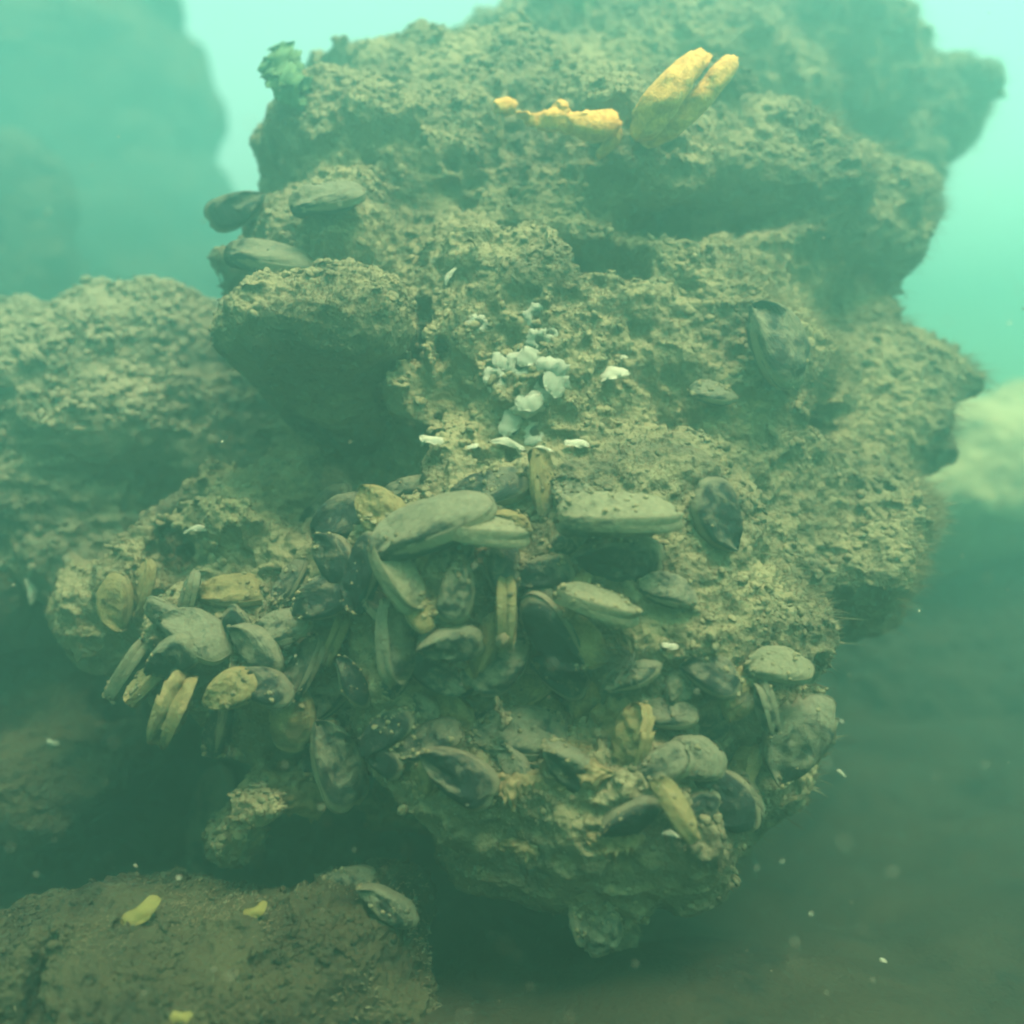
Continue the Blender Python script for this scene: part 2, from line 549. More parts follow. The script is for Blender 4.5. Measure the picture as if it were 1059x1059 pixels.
boulder = sculpt('silty_boulder', [
    (160, 350, 1.0, 90, 55, .12), (90, 400, .98, 130, 70, .14), (20, 400, .98, 90, 80, .14), (130, 450, .95, 100, 60, .12, 12),
    (60, 520, .98, 140, 75, .14), (90, 575, .95, 120, 55, .10), (200, 400, 1.0, 90, 80, .1), (240, 450, .98, 80, 80, .1)],
    [], M_ROCK2, seed=11, lumps=((8, .014), (22, .010), (55, .005)), step=.0042)
tag(boulder, 'broad pale silt-covered boulder at left edge, above the overhung mussels', 'rock')

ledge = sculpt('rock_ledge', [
    (20, 620, .98, 110, 75, .12), (30, 710, 1.0, 120, 60, .1), (40, 790, .92, 120, 48, .12), (100, 800, .88, 60, 40, .08), (10, 880, .95, 90, 70, .1), (240, 850, 1.08, 260, 110, .10), (130, 720, 1.05, 160, 60, .08)],  # wide rear lobe is an added dark wall that darkens the gap
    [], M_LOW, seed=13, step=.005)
tag(ledge, 'dim brown rock ledge in shadow at the left edge, low down, with an added dark back wall', 'rock')

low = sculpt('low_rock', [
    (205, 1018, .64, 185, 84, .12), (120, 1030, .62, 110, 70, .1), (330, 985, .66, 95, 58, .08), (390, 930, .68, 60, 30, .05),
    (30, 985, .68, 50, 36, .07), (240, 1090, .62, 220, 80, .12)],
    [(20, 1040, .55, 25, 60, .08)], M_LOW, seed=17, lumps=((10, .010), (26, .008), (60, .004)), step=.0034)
tag(low, 'flat-topped olive rock across the bottom left with yellow specks', 'rock')

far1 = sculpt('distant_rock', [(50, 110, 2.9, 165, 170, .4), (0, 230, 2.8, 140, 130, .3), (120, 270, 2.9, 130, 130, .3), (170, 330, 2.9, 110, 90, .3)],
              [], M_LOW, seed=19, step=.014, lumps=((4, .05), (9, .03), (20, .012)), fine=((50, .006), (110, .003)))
tag(far1, 'dark blue-green rock fading into the water at upper left', 'rock')
bank = sculpt('silt_mound', [(1010, 500, 1.75, 250, 95, .28, 8), (1150, 470, 1.9, 200, 90, .3), (960, 540, 1.7, 90, 30, .15)], [], M_PALE,
              seed=29, step=.012, lumps=((4, .04), (9, .02), (24, .008)), fine=((60, .004), (130, .002)))
tag(bank, 'pale yellow-green silt mound in the distance at the right edge, behind the rock', 'mound')
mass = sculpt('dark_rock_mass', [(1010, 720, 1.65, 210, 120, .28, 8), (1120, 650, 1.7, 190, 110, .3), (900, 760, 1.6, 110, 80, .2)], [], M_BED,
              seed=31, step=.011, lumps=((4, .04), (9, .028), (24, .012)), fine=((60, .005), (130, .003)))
tag(mass, 'dark blurry blue-green rock mass filling the lower right behind the big rock', 'rock')
far2 = sculpt('distant_boulder', [(5, 230, 1.8, 60, 80, .15), (20, 290, 1.8, 80, 60, .12)],
              [], M_LOW, seed=23, step=.01, lumps=((6, .03), (14, .02), (30, .01)), fine=((50, .006), (110, .003)))
tag(far2, 'faint brownish boulder at the left edge below the dark distant rock', 'rock')

rocks = [rock, knob, boulder, ledge, low]
dg = bpy.context.evaluated_depsgraph_get()


def tree_of(objs):
    Vs, Fs, off = [], [], 0
    for o in objs:
        me = o.data
        co = np.empty(len(me.vertices) * 3, dtype=np.float32); me.vertices.foreach_get('co', co)
        li = np.empty(len(me.loops), dtype=np.int32); me.loops.foreach_get('vertex_index', li)
        Vs.append(co.reshape(-1, 3)); Fs.append(li.reshape(-1, 4) + off); off += len(me.vertices)
    return BVHTree.FromPolygons(np.concatenate(Vs).tolist(), np.concatenate(Fs).tolist())


BV = tree_of(rocks)


def hit(px, py):
    d = (P(px, py, 1) - cam.location).normalized()
    loc, no, _, dist = BV.ray_cast(cam.location, d)
    if loc is None:
        loc, no, _, dist = BV.find_nearest(P(px, py, .8))
    return loc, no, d


# ------------------------------------------------------------------ mussels
OUT = [(-38, .02), (-34, .22), (-27, .52), (-20, .78), (-12, .93), (-3, 1.0), (6, .985), (14, .94), (22, .86), (30, .75), (38, .63), (47, .50), (57, .36), (68, .22), (80, .10), (92, .02)]


def valve_mesh(name, seed, rough=0.0, chip=0.0, wedge=.8):
    NA, NR = 40, 22
    OUTv = [(a * wedge, r) for a, r in OUT]
    ang = np.linspace(OUTv[0][0], OUTv[-1][0], NA)
    # denser towards equal arc length
    Ro = np.interp(ang, [a for a, _ in OUTv], [r for _, r in OUTv])
    k_ = np.ones(5) / 5
    Rs = np.convolve(np.pad(Ro, 2, mode='edge'), k_, 'valid')
    V, G = [], []
    rs = np.linspace(0.03, 1, NR) ** .8
    rr = np.random.default_rng(seed)
    ph = rr.uniform(0, 6, 6)
    for i, r in enumerate(rs):
        for j, a in enumerate(ang):
            t = (a - ang[0]) / (ang[-1] - ang[0]) * 2 - 1
            Rj = Rs[j] * (1 + .02 * math.sin(a * .11 + ph[0]) + .012 * math.sin(a * .31 + ph[1]))
            if chip and r > .9: Rj *= 1 - chip * max(0, math.sin(a * .22 + ph[2])) * max(0, math.sin(a * .9 + ph[3])) * (r - .9) * 10 * .25
            x = r * Rj * math.cos(R(a)); y = r * Rj * math.sin(R(a))
            g = (1 - abs(t) ** 3.5) ** .55 if abs(t) < 1 else 0
            z = .27 * (r ** .55) * max(0, 1 - r ** 3.2) ** .62 * g
            z *= 1 + .06 * math.sin(a * .05 + ph[4])
            z += .0016 * math.sin(r * 46 + .3 * math.sin(a * .1)) * g * (r > .15) * (r < .985)
            V.append([x, y, z]); G.append(r)
    V = np.array(V)
    if rough:
        n_ = vnoise(V, 9, seed) * rough + vnoise(V, 22, seed + 1) * rough * .5
        V[:, 2] += n_ * (1 - np.array(G) ** 6) * np.clip(np.array(G) * 3, 0, 1)
    V[:, 0] += .022 * vnoise(V * [1, 1, 0], 4.5, seed + 5) * np.clip(V[:, 0], 0, 1)
    V[:, 1] += .030 * vnoise(V * [1, 1, 0], 3.5, seed + 6) + rr.uniform(-.10, .10) * V[:, 0] * (1 - V[:, 0])
    V[:, 0] -= .5; V[:, 1] -= .12
    F = []
    for i in range(NR - 1):
        for j in range(NA - 1):
            a = i * NA + j
            F.append([a, a + NA, a + NA + 1, a + 1])
    n0 = len(V)
    # inner skin, so the valve has thickness and a visible lip
    G = np.array(G)
    inn = V.copy()
    inn[:, 2] = V[:, 2] * .80 - .0
    inn[:, 0] *= .985; inn[:, 1] *= .985
    inn[:, 2] -= 0.0
    F2 = [[a + n0 for a in f[::-1]] for f in F]
    edge = []
    last = (NR - 1) * NA
    for j in range(NA - 1):
        edge.append([last + j, last + j + n0, last + j + 1 + n0, last + j + 1])
    V[:, 2] += .012
    Vall = np.concatenate([V, inn]); Fall = np.array(F + F2 + edge)
    me = bpy.data.meshes.new(name)
    me.from_pydata(Vall.tolist(), [], Fall.tolist()); me.update()
    at = me.attributes.new('growth', 'FLOAT', 'POINT')
    at.data.foreach_set('value', np.concatenate([G, np.full(n0, .5)]).astype(np.float32))
    me.polygons.foreach_set('material_index', [0] * len(F) + [1] * len(F2) + [0] * len(edge))  # inner skin coloured dark, so the gape reads as a shaded seam
    me.polygons.foreach_set('use_smooth', [True] * len(me.polygons))
    return me


def mirror_mesh(me, name):
    c = me.copy(); c.name = name
    bm_ = bmesh.new(); bm_.from_mesh(c)
    for v in bm_.verts: v.co.z = -v.co.z
    bmesh.ops.reverse_faces(bm_, faces=bm_.faces)
    bm_.to_mesh(c); bm_.free()
    return c


VALVES = []
for k_, (rg, chp, wdg) in enumerate([(.016, .1, .74), (.032, .4, .84), (.048, .9, .95), (.026, .3, .88), (.022, .2, .70), (.036, .5, .92)]):
    a = valve_mesh('valve', 40 + k_, rg, chp, wdg)
    VALVES.append((a, mirror_mesh(a, 'valve')))
_vm = {}


def with_mat(me, kind):
    key = (me.name, kind)
    if key not in _vm:
        c = me.copy(); c.materials.clear(); c.materials.append(M_SHELL[kind]); c.materials.append(M_INNER_SHADE); _vm[key] = c
    return _vm[key]


def mantle_mesh():
    bm_ = bmesh.new()
    bmesh.ops.create_icosphere(bm_, subdivisions=3, radius=1)
    for v in bm_.verts:
        x, y, z = v.co
        v.co = (x * .42, y * (.20 + .05 * x) + .05, z * .045 * (1 + .3 * math.sin(9 * x)))
    me = bpy.data.meshes.new('mantle'); bm_.to_mesh(me); bm_.free()
    me.materials.append(M_MANTLE)
    me.polygons.foreach_set('use_smooth', [True] * len(me.polygons))
    return me


MANT = mantle_mesh()
GRP = 'mussels growing on the rocks'


def mussel(px, py, L, ang, roll, kind, label, pitch=0, gape=3, var=None, lift=.25, name='mussel', mantle=False, group=GRP, single=False):
    """ang: screen direction beak -> rounded end; roll 0 = broadside to the viewer, 90 = seam to the viewer"""
    loc, no, d = hit(px, py)
    dist = (loc - cam.location).dot(CR @ Vector((0, 0, -1)))
    Lm = L / PXF * dist
    rot = Matrix.Rotation(R(ang), 3, 'Z') @ Matrix.Rotation(R(pitch), 3, 'Y') @ Matrix.Rotation(R(roll), 3, 'X')
    M = CR @ rot
    th = Lm * .18
    lift += .14
    loc = loc - d * (th * lift * 1.6) + no * th * lift
    o = empty(name, loc)
    o.matrix_world = Matrix.Translation(loc) @ M.to_4x4() @ Matrix.Scale(Lm, 4)
    tag(o, label, 'mussel', group)
    var = random.randrange(6) if var is None else (var if random.random() < .6 or var == 2 else random.choice([1, 3, 4, 5]))
    a, b = VALVES[var]
    for s, me in ((1, a), (-1, b)):
        if single and s < 0: continue
        c = bpy.data.objects.new('valve', with_mat(me, kind)); COL.objects.link(c)
        c.parent = o
        hy = .30
        ga = gape if gape > 10 else gape * (1.6 if abs(roll) > 40 else .9)
        c.rotation_euler = (R(ga * s), 0, 0)       # the valves hinge along their back edge
        c.location = (0, hy - hy * math.cos(R(ga)), -s * hy * math.sin(R(ga)))
    if mantle:
        c = bpy.data.objects.new('mantle', MANT); COL.objects.link(c); c.parent = o
    return o


ML = [
 # px, py, L, ang, roll, kind, label, extras
 (455,537,138,24,-62,'grey','large grey-green mussel lying aslant across the top of the central cluster',dict(var=0,lift=.5)),
 (500,548,104,-4,-78,'pale','pale lens-shaped mussel with dark seam lying level over the central cluster',dict(var=0,lift=.9,gape=5)),
 (424,595,88,-52,-55,'pale','pale mussel slanting down right at the left shoulder of the central cluster',dict(lift=.5,gape=6,var=3)),
 (474,612,72,-100,8,'grey','broad round grey mussel between the pale slanting one and the upright brown-seamed one',dict(lift=.4,var=1)),
 (516,628,80,90,-88,'tan','upright mussel showing a brown seam, knob of silt at its foot',dict(lift=.6,gape=7,mantle=True,var=3)),
 (566,655,98,128,-40,'dark','dark glossy mussel with a curved pale rim, right of the upright brown-seamed one',dict(lift=.5,var=0,gape=5)),
 (616,622,92,-14,-72,'pale','pale wedge mussel pointing right, just right of the dark rimmed mussel',dict(lift=.8,gape=6,var=0)),
 (652,533,128,2,-75,'pale','long pale mussel lying level below the pitted silt patch',dict(lift=.6,var=1,gape=4)),
 (736,536,86,112,14,'dark','dark oval mussel standing at the right end of the long pale one',dict(lift=.4,var=3)),
 (512,500,90,18,-45,'dark','dark mussel half buried under silt just below the white barnacles',dict(lift=0.36,var=1)),
 (562,502,74,-82,-72,'tan','thin pale-edged mussel standing upright below the white barnacles',dict(lift=.3,var=0)),
 (366,540,92,12,-28,'dark','dark mussel with pale arched rim at the upper left of the cluster',dict(lift=.4,var=3)),
 (640,572,100,-4,15,'dark','dark mussel lying in shade under the long pale one',dict(lift=.05,var=1)),
 (410,655,92,-80,-60,'grey','upright grey mussel with a dark seam left of the cluster centre',dict(lift=.5,gape=6,var=3)),
 (468,656,74,6,20,'grey','small dim mussel wedged level in the middle of the cluster',dict(lift=0.36,var=1)),
 (513,702,84,-148,4,'grey','round encrusted mussel facing the viewer at the foot of the cluster',dict(lift=.7,var=2)),
 (447,697,74,148,-12,'grey','round grey mussel left of the encrusted one at the foot of the cluster',dict(lift=.5,var=3)),
 (398,744,72,40,-22,'dark','dark mussel with a pale right rim above the deep hollow',dict(lift=.5,var=0)),
 (358,782,100,-68,-38,'grey','tall mussel with a pale curved back edging the deep hollow on its left',dict(lift=.5,var=1)),
 (305,731,80,-78,8,'tan','orange-tan mussel hanging down left of the deep hollow',dict(lift=.7,var=3)),
 (352,660,60,68,-78,'tan','small mussel with an orange-brown gape left of the cluster',dict(lift=.5,gape=8,mantle=True,var=0)),
 (380,592,92,76,-55,'dark','narrow dark mussel standing upright left of the pale slanting one',dict(lift=.3,var=1)),
 (338,612,78,28,-18,'dark','dark mussel buried to its arched rim at far left of the cluster',dict(lift=0.36,var=3)),
 (444,762,78,24,-45,'dark','dark mussel aslant below the round grey ones',dict(lift=.3,var=0)),
 (480,796,94,-32,-8,'dark','blue-green mussel broadside beside the tan crusts, above the lower rock face',dict(lift=.3,var=1)),
 (536,758,104,4,-55,'grey','long silt-buried mussel lying level above the tan crusts',dict(lift=0.26,var=2)),
 (654,764,80,82,-62,'tan','upright tan mussel with a dark seam right of the tan crusts',dict(lift=.4,gape=6,var=2)),
 (710,783,76,2,-22,'grey','smooth oval grey mussel lying level on the lower right side',dict(lift=.5,var=3)),
 (696,828,80,-54,-76,'tan','pointed tan mussel with a sharp pale edge at the lower right of the rock',dict(lift=.7,gape=5,var=0)),
 (800,688,72,2,-50,'pale','pale oval mussel capping the lower right shoulder of the rock',dict(lift=.6,var=3)),
 (786,730,60,108,-78,'grey','narrow curved mussel below the pale capping one',dict(lift=.5,gape=8,var=0)),
 (812,752,104,66,-12,'grey','large thin mussel forming the lower right edge of the rock',dict(lift=0.36,var=1)),
 (744,816,96,-22,-5,'dark','dark mussel in the hollow below the oval grey one',dict(lift=0.26,var=3)),
 (776,828,52,-62,-75,'grey','small edge-on mussel at the right tip of the dark hollow',dict(lift=.5,var=0)),
 (624,950,70,-84,-8,'grey','ragged mussel valve hanging from the lowest tip of the rock',dict(lift=.4,var=2)),
 (600,948,48,-72,-60,'grey','small mussel beside the ragged valve at the lowest tip',dict(lift=.4,var=1)),
 (120,620,64,98,-14,'tan','brownish mussel at the outer left end of the overhang',dict(lift=.4,var=3)),
 (137,686,76,56,-84,'pale','thin pale mussel hanging edge-on over the dark gap at far left',dict(lift=.9,gape=6,var=0)),
 (205,660,84,-26,-50,'grey','mussel slanting down right on the left overhang above the broken shells',dict(lift=.5,var=3)),
 (187,716,84,66,-86,'tan','gaping broken mussel with jagged ends under the left overhang',dict(lift=.9,gape=17,var=2)),
 (246,703,66,28,-18,'tan','lumpy tan mussel crusted over, right of the gaping broken one',dict(lift=.7,var=2)),
 (226,838,112,82,-52,'grey','large dim mussel standing on the left flank of the low hanging lump',dict(lift=.3,var=1)),
 (246,222,66,205,-22,'dark','dark mussel with a pale rim on the upper left outline of the rock',dict(lift=.7,var=0)),
 (288,268,100,-8,-60,'grey','long pale mussel arched just above the silty knob',dict(lift=.1,var=0)),
 (344,208,82,12,-50,'grey','silted mussel high on the left slope, behind the arched pale one',dict(lift=0.36,var=1)),
 (806,360,100,-62,-22,'grey','large silted mussel upright on the right side of the rock',dict(lift=.4,var=3)),
 (738,402,52,-4,-50,'grey','small lone mussel left of the large silted one on the right side',dict(lift=.4,var=1)),
 (448,952,82,-56,-76,'tan','slim mussel edge-on at the right end of the low olive rock',dict(lift=.8,gape=4,var=0)),
 (402,934,72,-30,-10,'grey','broad mussel lying on the right end of the low olive rock',dict(lift=.3,var=3)),
 (362,912,64,10,-40,'grey','half-buried mussel behind the broad one on the low olive rock',dict(lift=0.36,var=1)),
 (170,640,56,150,-30,'grey','small mussel tucked behind the slanting one on the left overhang',dict(lift=0.26,var=1)),
 (290,650,70,20,-50,'grey','mussel under silt in the middle of the left overhang',dict(lift=0.26,var=2)),
 (584,690,70,-30,-20,'dark','dark mussel under the little siphon stalk',dict(lift=0.26,var=3)),
 (430,505,66,14,-55,'grey','silted mussel above the large aslant one, left of the barnacles',dict(lift=0.26,var=1)),
 (690,610,66,-10,-50,'grey','silted mussel right of the pale wedge one',dict(lift=0.16,var=2)),
 (560,590,70,12,-10,'dark','dim mussel buried behind the upright brown-seamed one',dict(lift=0.16,var=1)),
 (372,700,62,-60,-30,'dark','dim mussel between the orange-tan one and the central cluster',dict(lift=0.26,var=3)),
 (330,780,60,80,-30,'dark','dark mussel partly hidden behind the tall pale-backed one',dict(lift=0.26,var=1)),
]
for m_ in ML:
    mussel(*m_[:7], **m_[7])

FILL = random.Random(21)
taken = [(m_[0], m_[1]) for m_ in ML]
zones = [((330, 520, 610, 800), 34, 'half-buried mussel wedged into a gap of the central cluster', 30),
         ((110, 600, 330, 740), 12, 'half-buried mussel wedged under the left overhang', 26),
         ((640, 690, 820, 850), 10, 'half-buried mussel wedged in at the lower right side of the rock', 26)]
for (x0, y0, x1, y1), nfill, lab, sep_ in zones:
    k_ = 0
    for _ in range(600):
        if k_ >= nfill: break
        x_, y_ = FILL.uniform(x0, x1), FILL.uniform(y0, y1)
        if min((x_ - a) ** 2 + (y_ - b) ** 2 for a, b in taken) < sep_ ** 2: continue
        taken.append((x_, y_)); k_ += 1
        mussel(x_, y_, FILL.uniform(52, 80), FILL.choice([60, 80, 100, 20, -30, -60]) + FILL.uniform(-20, 20), FILL.choice([-70, -50, -25, 0, 10]),
               FILL.choice(['dark', 'grey', 'grey', 'tan']), lab, pitch=FILL.uniform(-25, 25), gape=FILL.uniform(2, 6), lift=FILL.uniform(.0, .3), group=lab.replace('half-buried mussel', 'half-buried mussels'))

# ------------------------------------------------------------------ other growth
def frame_from(no, spin=0.0):
    q = no.to_track_quat('Z', 'Y').to_matrix()
    return q @ Matrix.Rotation(spin, 3, 'Z')


def barnacle(px, py, size, label, squash=1.0, spin=0, white=True, tall=.45):
    """a ring of ridged plates round a cap coloured dark for the shade inside"""
    loc, no, d = hit(px, py)
    dist = (loc - cam.location).length
    s = size / PXF * dist * (.5 + .1 * math.sin(px))
    nn = (no * .6 - d * .6).normalized()
    o = empty('barnacle', loc)
    o.matrix_world = Matrix.Translation(loc + nn * s * .04) @ (frame_from(nn, spin) @ Matrix.Diagonal((s, s * squash, s))).to_4x4()
    tag(o, label, 'barnacle', 'white barnacles and shell bits on the rock face')
    rr = random.Random(int(px * 7 + py))
    NA, pro = 42, [(1.05, -.15), (.98, .08), (.80, tall * .75), (.62, tall), (.50, tall * .92), (.42, tall * .45), (.30, .08)]
    V, F = [], []
    ph = [rr.uniform(0, 6) for _ in range(4)]
    for k, (r_, z_) in enumerate(pro):
        for j in range(NA):
            a = j / NA * 2 * math.pi
            rg = 1 + .10 * math.sin(6 * a + ph[0]) * (k < 5) + .07 * math.sin(13 * a + ph[1]) + .12 * math.sin(2 * a + ph[2])
            rg *= 1 + .10 * rr.uniform(-1, 1) * (k < 5)
            jag = 1 + (.25 * max(0, math.sin(6 * a + ph[3])) + .2 * math.sin(3 * a + ph[1])) * (1 if 2 <= k <= 4 else 0)
            V.append((r_ * rg * math.cos(a), r_ * rg * math.sin(a), z_ * jag))
    for k in range(len(pro) - 1):
        for j in range(NA):
            j2 = (j + 1) % NA
            F.append((k * NA + j, k * NA + j2, (k + 1) * NA + j2, (k + 1) * NA + j))
    mesh_obj('shell_ring', V, F, M_WHITE, o)
    V2 = [(.36 * math.cos(a), .36 * math.sin(a), .1) for a in [j / 20 * 2 * math.pi for j in range(20)]] + [(0, 0, .2)]
    mesh_obj('opening_shade', V2, [(j, (j + 1) % 20, 20) for j in range(20)], M_INNER_SHADE, o)  # solid cap, its dark colour painted as the shade within the ring
    return o


BL = [
 (566,394,44,'largest chalk-white barnacle, upper right of the barnacle patch',.85,.3),
 (538,378,36,'round pale barnacle left of the largest white one',.9,1.1),
 (558,352,30,'thin pale-ringed barnacle at the top of the patch',1.0,.5),
 (549,418,34,'flat cream barnacle just below the largest white one',.6,.1),
 (531,444,36,'bright white barnacle at the lower middle of the patch',.7,2.0),
 (554,446,28,'greyish ring barnacle right of the bright lower one',.9,.7),
 (494,335,30,'lone cream barnacle high at the left of the patch',.7,.4),
 (556,326,26,'dull barnacle above the patch, in the shade of the overhang',1,.2),
 (512,392,26,'silted tan barnacle at the left side of the patch',1,1.7),
 (570,345,20,'tiny dull barnacle right of the thin pale-ringed one',1,1.2),
]
for b_ in BL:
    barnacle(b_[0], b_[1], b_[2], b_[3], b_[4], b_[5], tall=.17)


def chip(px, py, L, ang, wd, label, m=None, name='shell_fragment', cat='shell fragment', roll=-40, at=None, group='broken shell bits', thick=.10):
    """a curved, broken piece of shell"""
    if at is None:
        loc, no, d = hit(px, py)
    else:
        loc = P(px, py, at); d = (loc - cam.location).normalized(); no = -d
    dist = (loc - cam.location).length
    s = L * (.8 if m is None else 1) / PXF * dist
    rr = random.Random(int(px * 13 + py * 3))
    NX, NY = 14, 7
    V, F = [], []
    for lay in (0, 1):
        for i in range(NX):
            t = i / (NX - 1) * 2 - 1
            wloc = wd * (1 - abs(t) ** 2.6) ** .6 * (1 + .15 * math.sin(5 * t + px)) + .015
            for j in range(NY):
                u = j / (NY - 1) * 2 - 1
                V.append((t * .5 + .02 * rr.uniform(-1, 1), u * wloc * .5 + .1 * math.sin(2 * t + px), .10 * (1 - t * t) * (1 - .5 * u * u) + .02 * math.sin(7 * t + 3 * u) + (thick if lay == 0 else 0) * (1 - t * t) * (1 - u * u) * .6))
    n0 = NX * NY
    for i in range(NX - 1):
        for j in range(NY - 1):
            a = i * NY + j
            F.append((a, a + NY, a + NY + 1, a + 1)); F.append((a + n0, a + 1 + n0, a + NY + 1 + n0, a + NY + n0))
    bd = [i * NY for i in range(NX)] + [(NX - 1) * NY + j for j in range(1, NY)] + [i * NY + NY - 1 for i in range(NX - 2, -1, -1)] + [j for j in range(NY - 2, 0, -1)]
    for a, b in zip(bd, bd[1:] + bd[:1]): F.append((a, b, b + n0, a + n0))
    o = mesh_obj(name, V, F, m or M_FRAG)
    rot = CR @ Matrix.Rotation(R(ang), 3, 'Z') @ Matrix.Rotation(R(roll), 3, 'X')
    o.matrix_world = Matrix.Translation(loc + no * s * .14 - d * .0012) @ rot.to_4x4() @ Matrix.Scale(s, 4)
    tag(o, label, cat, group)
    return o


for a in [
 (467,287,26,62,.35,'small white tube-like shell bit on the upper rock face, above left of the barnacles'),
 (630,388,44,14,.5,'cream and orange shell scrap right of the barnacle patch'),
 (642,372,18,10,.35,'tiny shell scrap just above the cream and orange one'),
 (524,460,46,-6,.25,'white sliver under the bright lower barnacle'),
 (536,466,30,-55,.3,'short white sliver slanting down beside the level one'),
 (597,462,34,-18,.4,'orange-white shell scrap at the lower right of the barnacle patch'),
 (562,466,26,0,.25,'small orange-tan sliver between the white and the orange-white scraps'),
 (452,458,40,-22,.35,'crooked cream shell scrap at the lower left of the barnacle patch'),
 (440,452,22,60,.35,'short cream scrap joined to the crooked one at the left'),
 (490,462,16,0,.5,'tiny white speck of shell between the crooked scrap and the barnacles'),
 (209,549,38,4,.20,'thin curved pale sliver on the left overhang'),
 (33,610,30,-78,.3,'small pale upright sliver in the dark at the far left'),
 (386,563,20,48,.6,'small pale three-cornered shell bit left of the central cluster'),
 (307,684,24,-20,.5,'pale shell bit above the orange-tan mussel'),
 (312,672,20,0,.4,'pale scrap resting on top of another scrap above the orange-tan mussel'),
 (335,757,14,50,.5,'bright white fleck on the mussel beside the deep hollow'),
 (648,575,26,-10,.45,'pale ringed scrap on the dark mussel under the long pale one'),
 (566,648,24,-15,.35,'white scrap stuck on the dark rimmed mussel'),
 (690,666,26,-20,.35,'small tan sliver at the left of the silty right hump'),
 (693,862,22,-8,.3,'pale sliver below the pointed tan mussel'),
 (606,554,24,0,.3,'pale sliver under the left end of the long pale mussel'),
 (56,768,14,-35,.4,'tiny white fleck on the shadowed ledge at the left edge'),
]:
    chip(*a)

for a in [
 (574,398,30,-50,.75,'flat chalky shell scale leaning on the largest white barnacle'),
 (548,372,26,20,.7,'flat cream scale between the two upper white barnacles'),
 (528,436,30,35,.7,'flat white scale covering the upper left of the bright lower barnacle'),
 (546,414,30,-10,.6,'flat cream scale across the middle of the barnacle patch'),
 (572,382,22,10,.6,'small chalky scale on the upper rim of the largest barnacle'),
 (520,374,24,-30,.6,'dull cream scale at the left edge of the barnacle patch'),
]:
    chip(*a, m=M_WHITE, name='oyster_scale', cat='oyster shell', roll=-5, thick=.02, group='flat shell scales in the barnacle patch')

for a in [
 (150,945,38,22,.45,'yellow oval sponge patch at the left on the low olive rock'),
 (262,943,28,30,.4,'yellow sponge patch with a white tip in the middle of the low olive rock'),
 (186,1050,26,12,.35,'small pale yellow sponge patch at the bottom edge of the low olive rock'),
]:
    chip(*a, m=M_YELLOW, name='yellow_sponge', cat='sponge', group='yellow specks on the low rock', roll=-35, thick=.12)


def limb(name, pts, m, parent=None, seg=20, wob=.34, flat=1.0):
    """a lumpy tapering lobe along a path of (x, y, z, radius)"""
    n = 26
    P0 = np.array([p[:3] for p in pts], float); Rr = np.array([p[3] for p in pts], float)
    t = np.linspace(0, 1, len(pts)); tt = np.linspace(0, 1, n)
    C = np.stack([np.interp(tt, t, P0[:, i]) for i in range(3)], 1)
    for _ in range(3): C[1:-1] = (C[:-2] + C[1:-1] * 2 + C[2:]) / 4
    Q = np.interp(tt, t, Rr)
    for _ in range(2): Q[1:-1] = (Q[:-2] + Q[1:-1] * 2 + Q[2:]) / 4
    capk = np.sqrt(np.clip(1 - (np.clip((.14 - tt) / .14, 0, 1)) ** 2, .0, 1)) * np.sqrt(np.clip(1 - (np.clip((tt - .86) / .14, 0, 1)) ** 2, .0, 1))
    Q = Q * np.maximum(capk, .02)
    V, F = [], []
    for i in range(n):
        T = C[min(i + 1, n - 1)] - C[max(i - 1, 0)]; T /= np.linalg.norm(T) + 1e-9
        u = np.cross(T, (0.1, 1, .2)); u /= np.linalg.norm(u) + 1e-9
        v = np.cross(T, u)
        for j in range(seg):
            a = j / seg * 2 * math.pi
            V.append(C[i] + (u * math.cos(a) + v * math.sin(a) * flat) * Q[i])
    V = np.array(V)
    sc = Rr.max()
    V += (vnoise(V / sc, 1.6, int(abs(P0[0, 0]) * 1000)) * wob * sc)[:, None] * .8
    V += (vnoise(V / sc, 4.5, 5) * wob * .5 * sc)[:, None] * np.array([.7, -.4, .6])
    for i in range(n - 1):
        for j in range(seg):
            j2 = (j + 1) % seg
            F.append([i * seg + j, i * seg + j2, (i + 1) * seg + j2, (i + 1) * seg + j])
    return mesh_obj(name, V, F, m, parent)


def path(pp, d):
    out = []
    for (x, y, r, dd) in pp:
        p = P(x, y, d + dd)
        out.append((p.x, p.y, p.z, r / PXF * (d + dd)))
    return out


# orange sponge on the top of the rock
def surf_d(px, py):
    loc, no, d = hit(px, py)
    return (loc - cam.location).dot(CR @ Vector((0, 0, -1)))


D1 = surf_d(690, 130) - .045
sp1 = limb('forked_sponge', path([(664, 142, 10, .03), (672, 122, 19, 0), (692, 94, 18, -.01), (712, 70, 14, 0), (732, 56, 7, .02)], D1), M_ORANGE)
sp1b = limb('lobe', path([(664, 146, 8, .035), (690, 134, 13, .02), (722, 106, 12, .01), (744, 78, 12, .01), (760, 60, 10, .02)], D1), M_ORANGE)
mw = sp1b.matrix_world.copy(); sp1b.parent = sp1; sp1b.matrix_world = mw
tag(sp1, 'bright orange-yellow forked sponge with two long lobes rising to the right on the rock top', 'sponge', 'orange sponges on top of the rock')
D2 = surf_d(600, 135) - .03
sp2 = limb('lobed_sponge', path([(530, 117, 4, .02), (546, 121, 9, .01), (558, 124, 5, .01), (574, 122, 13, 0), (588, 128, 7, 0), (604, 131, 17, -.01), (626, 130, 15, 0), (642, 128, 7, .01)], D2), M_ORANGE)
l2 = limb('lobe', path([(572, 118, 6, .0), (580, 112, 9, 0), (586, 122, 7, 0)], D2), M_ORANGE); l2.parent = sp2
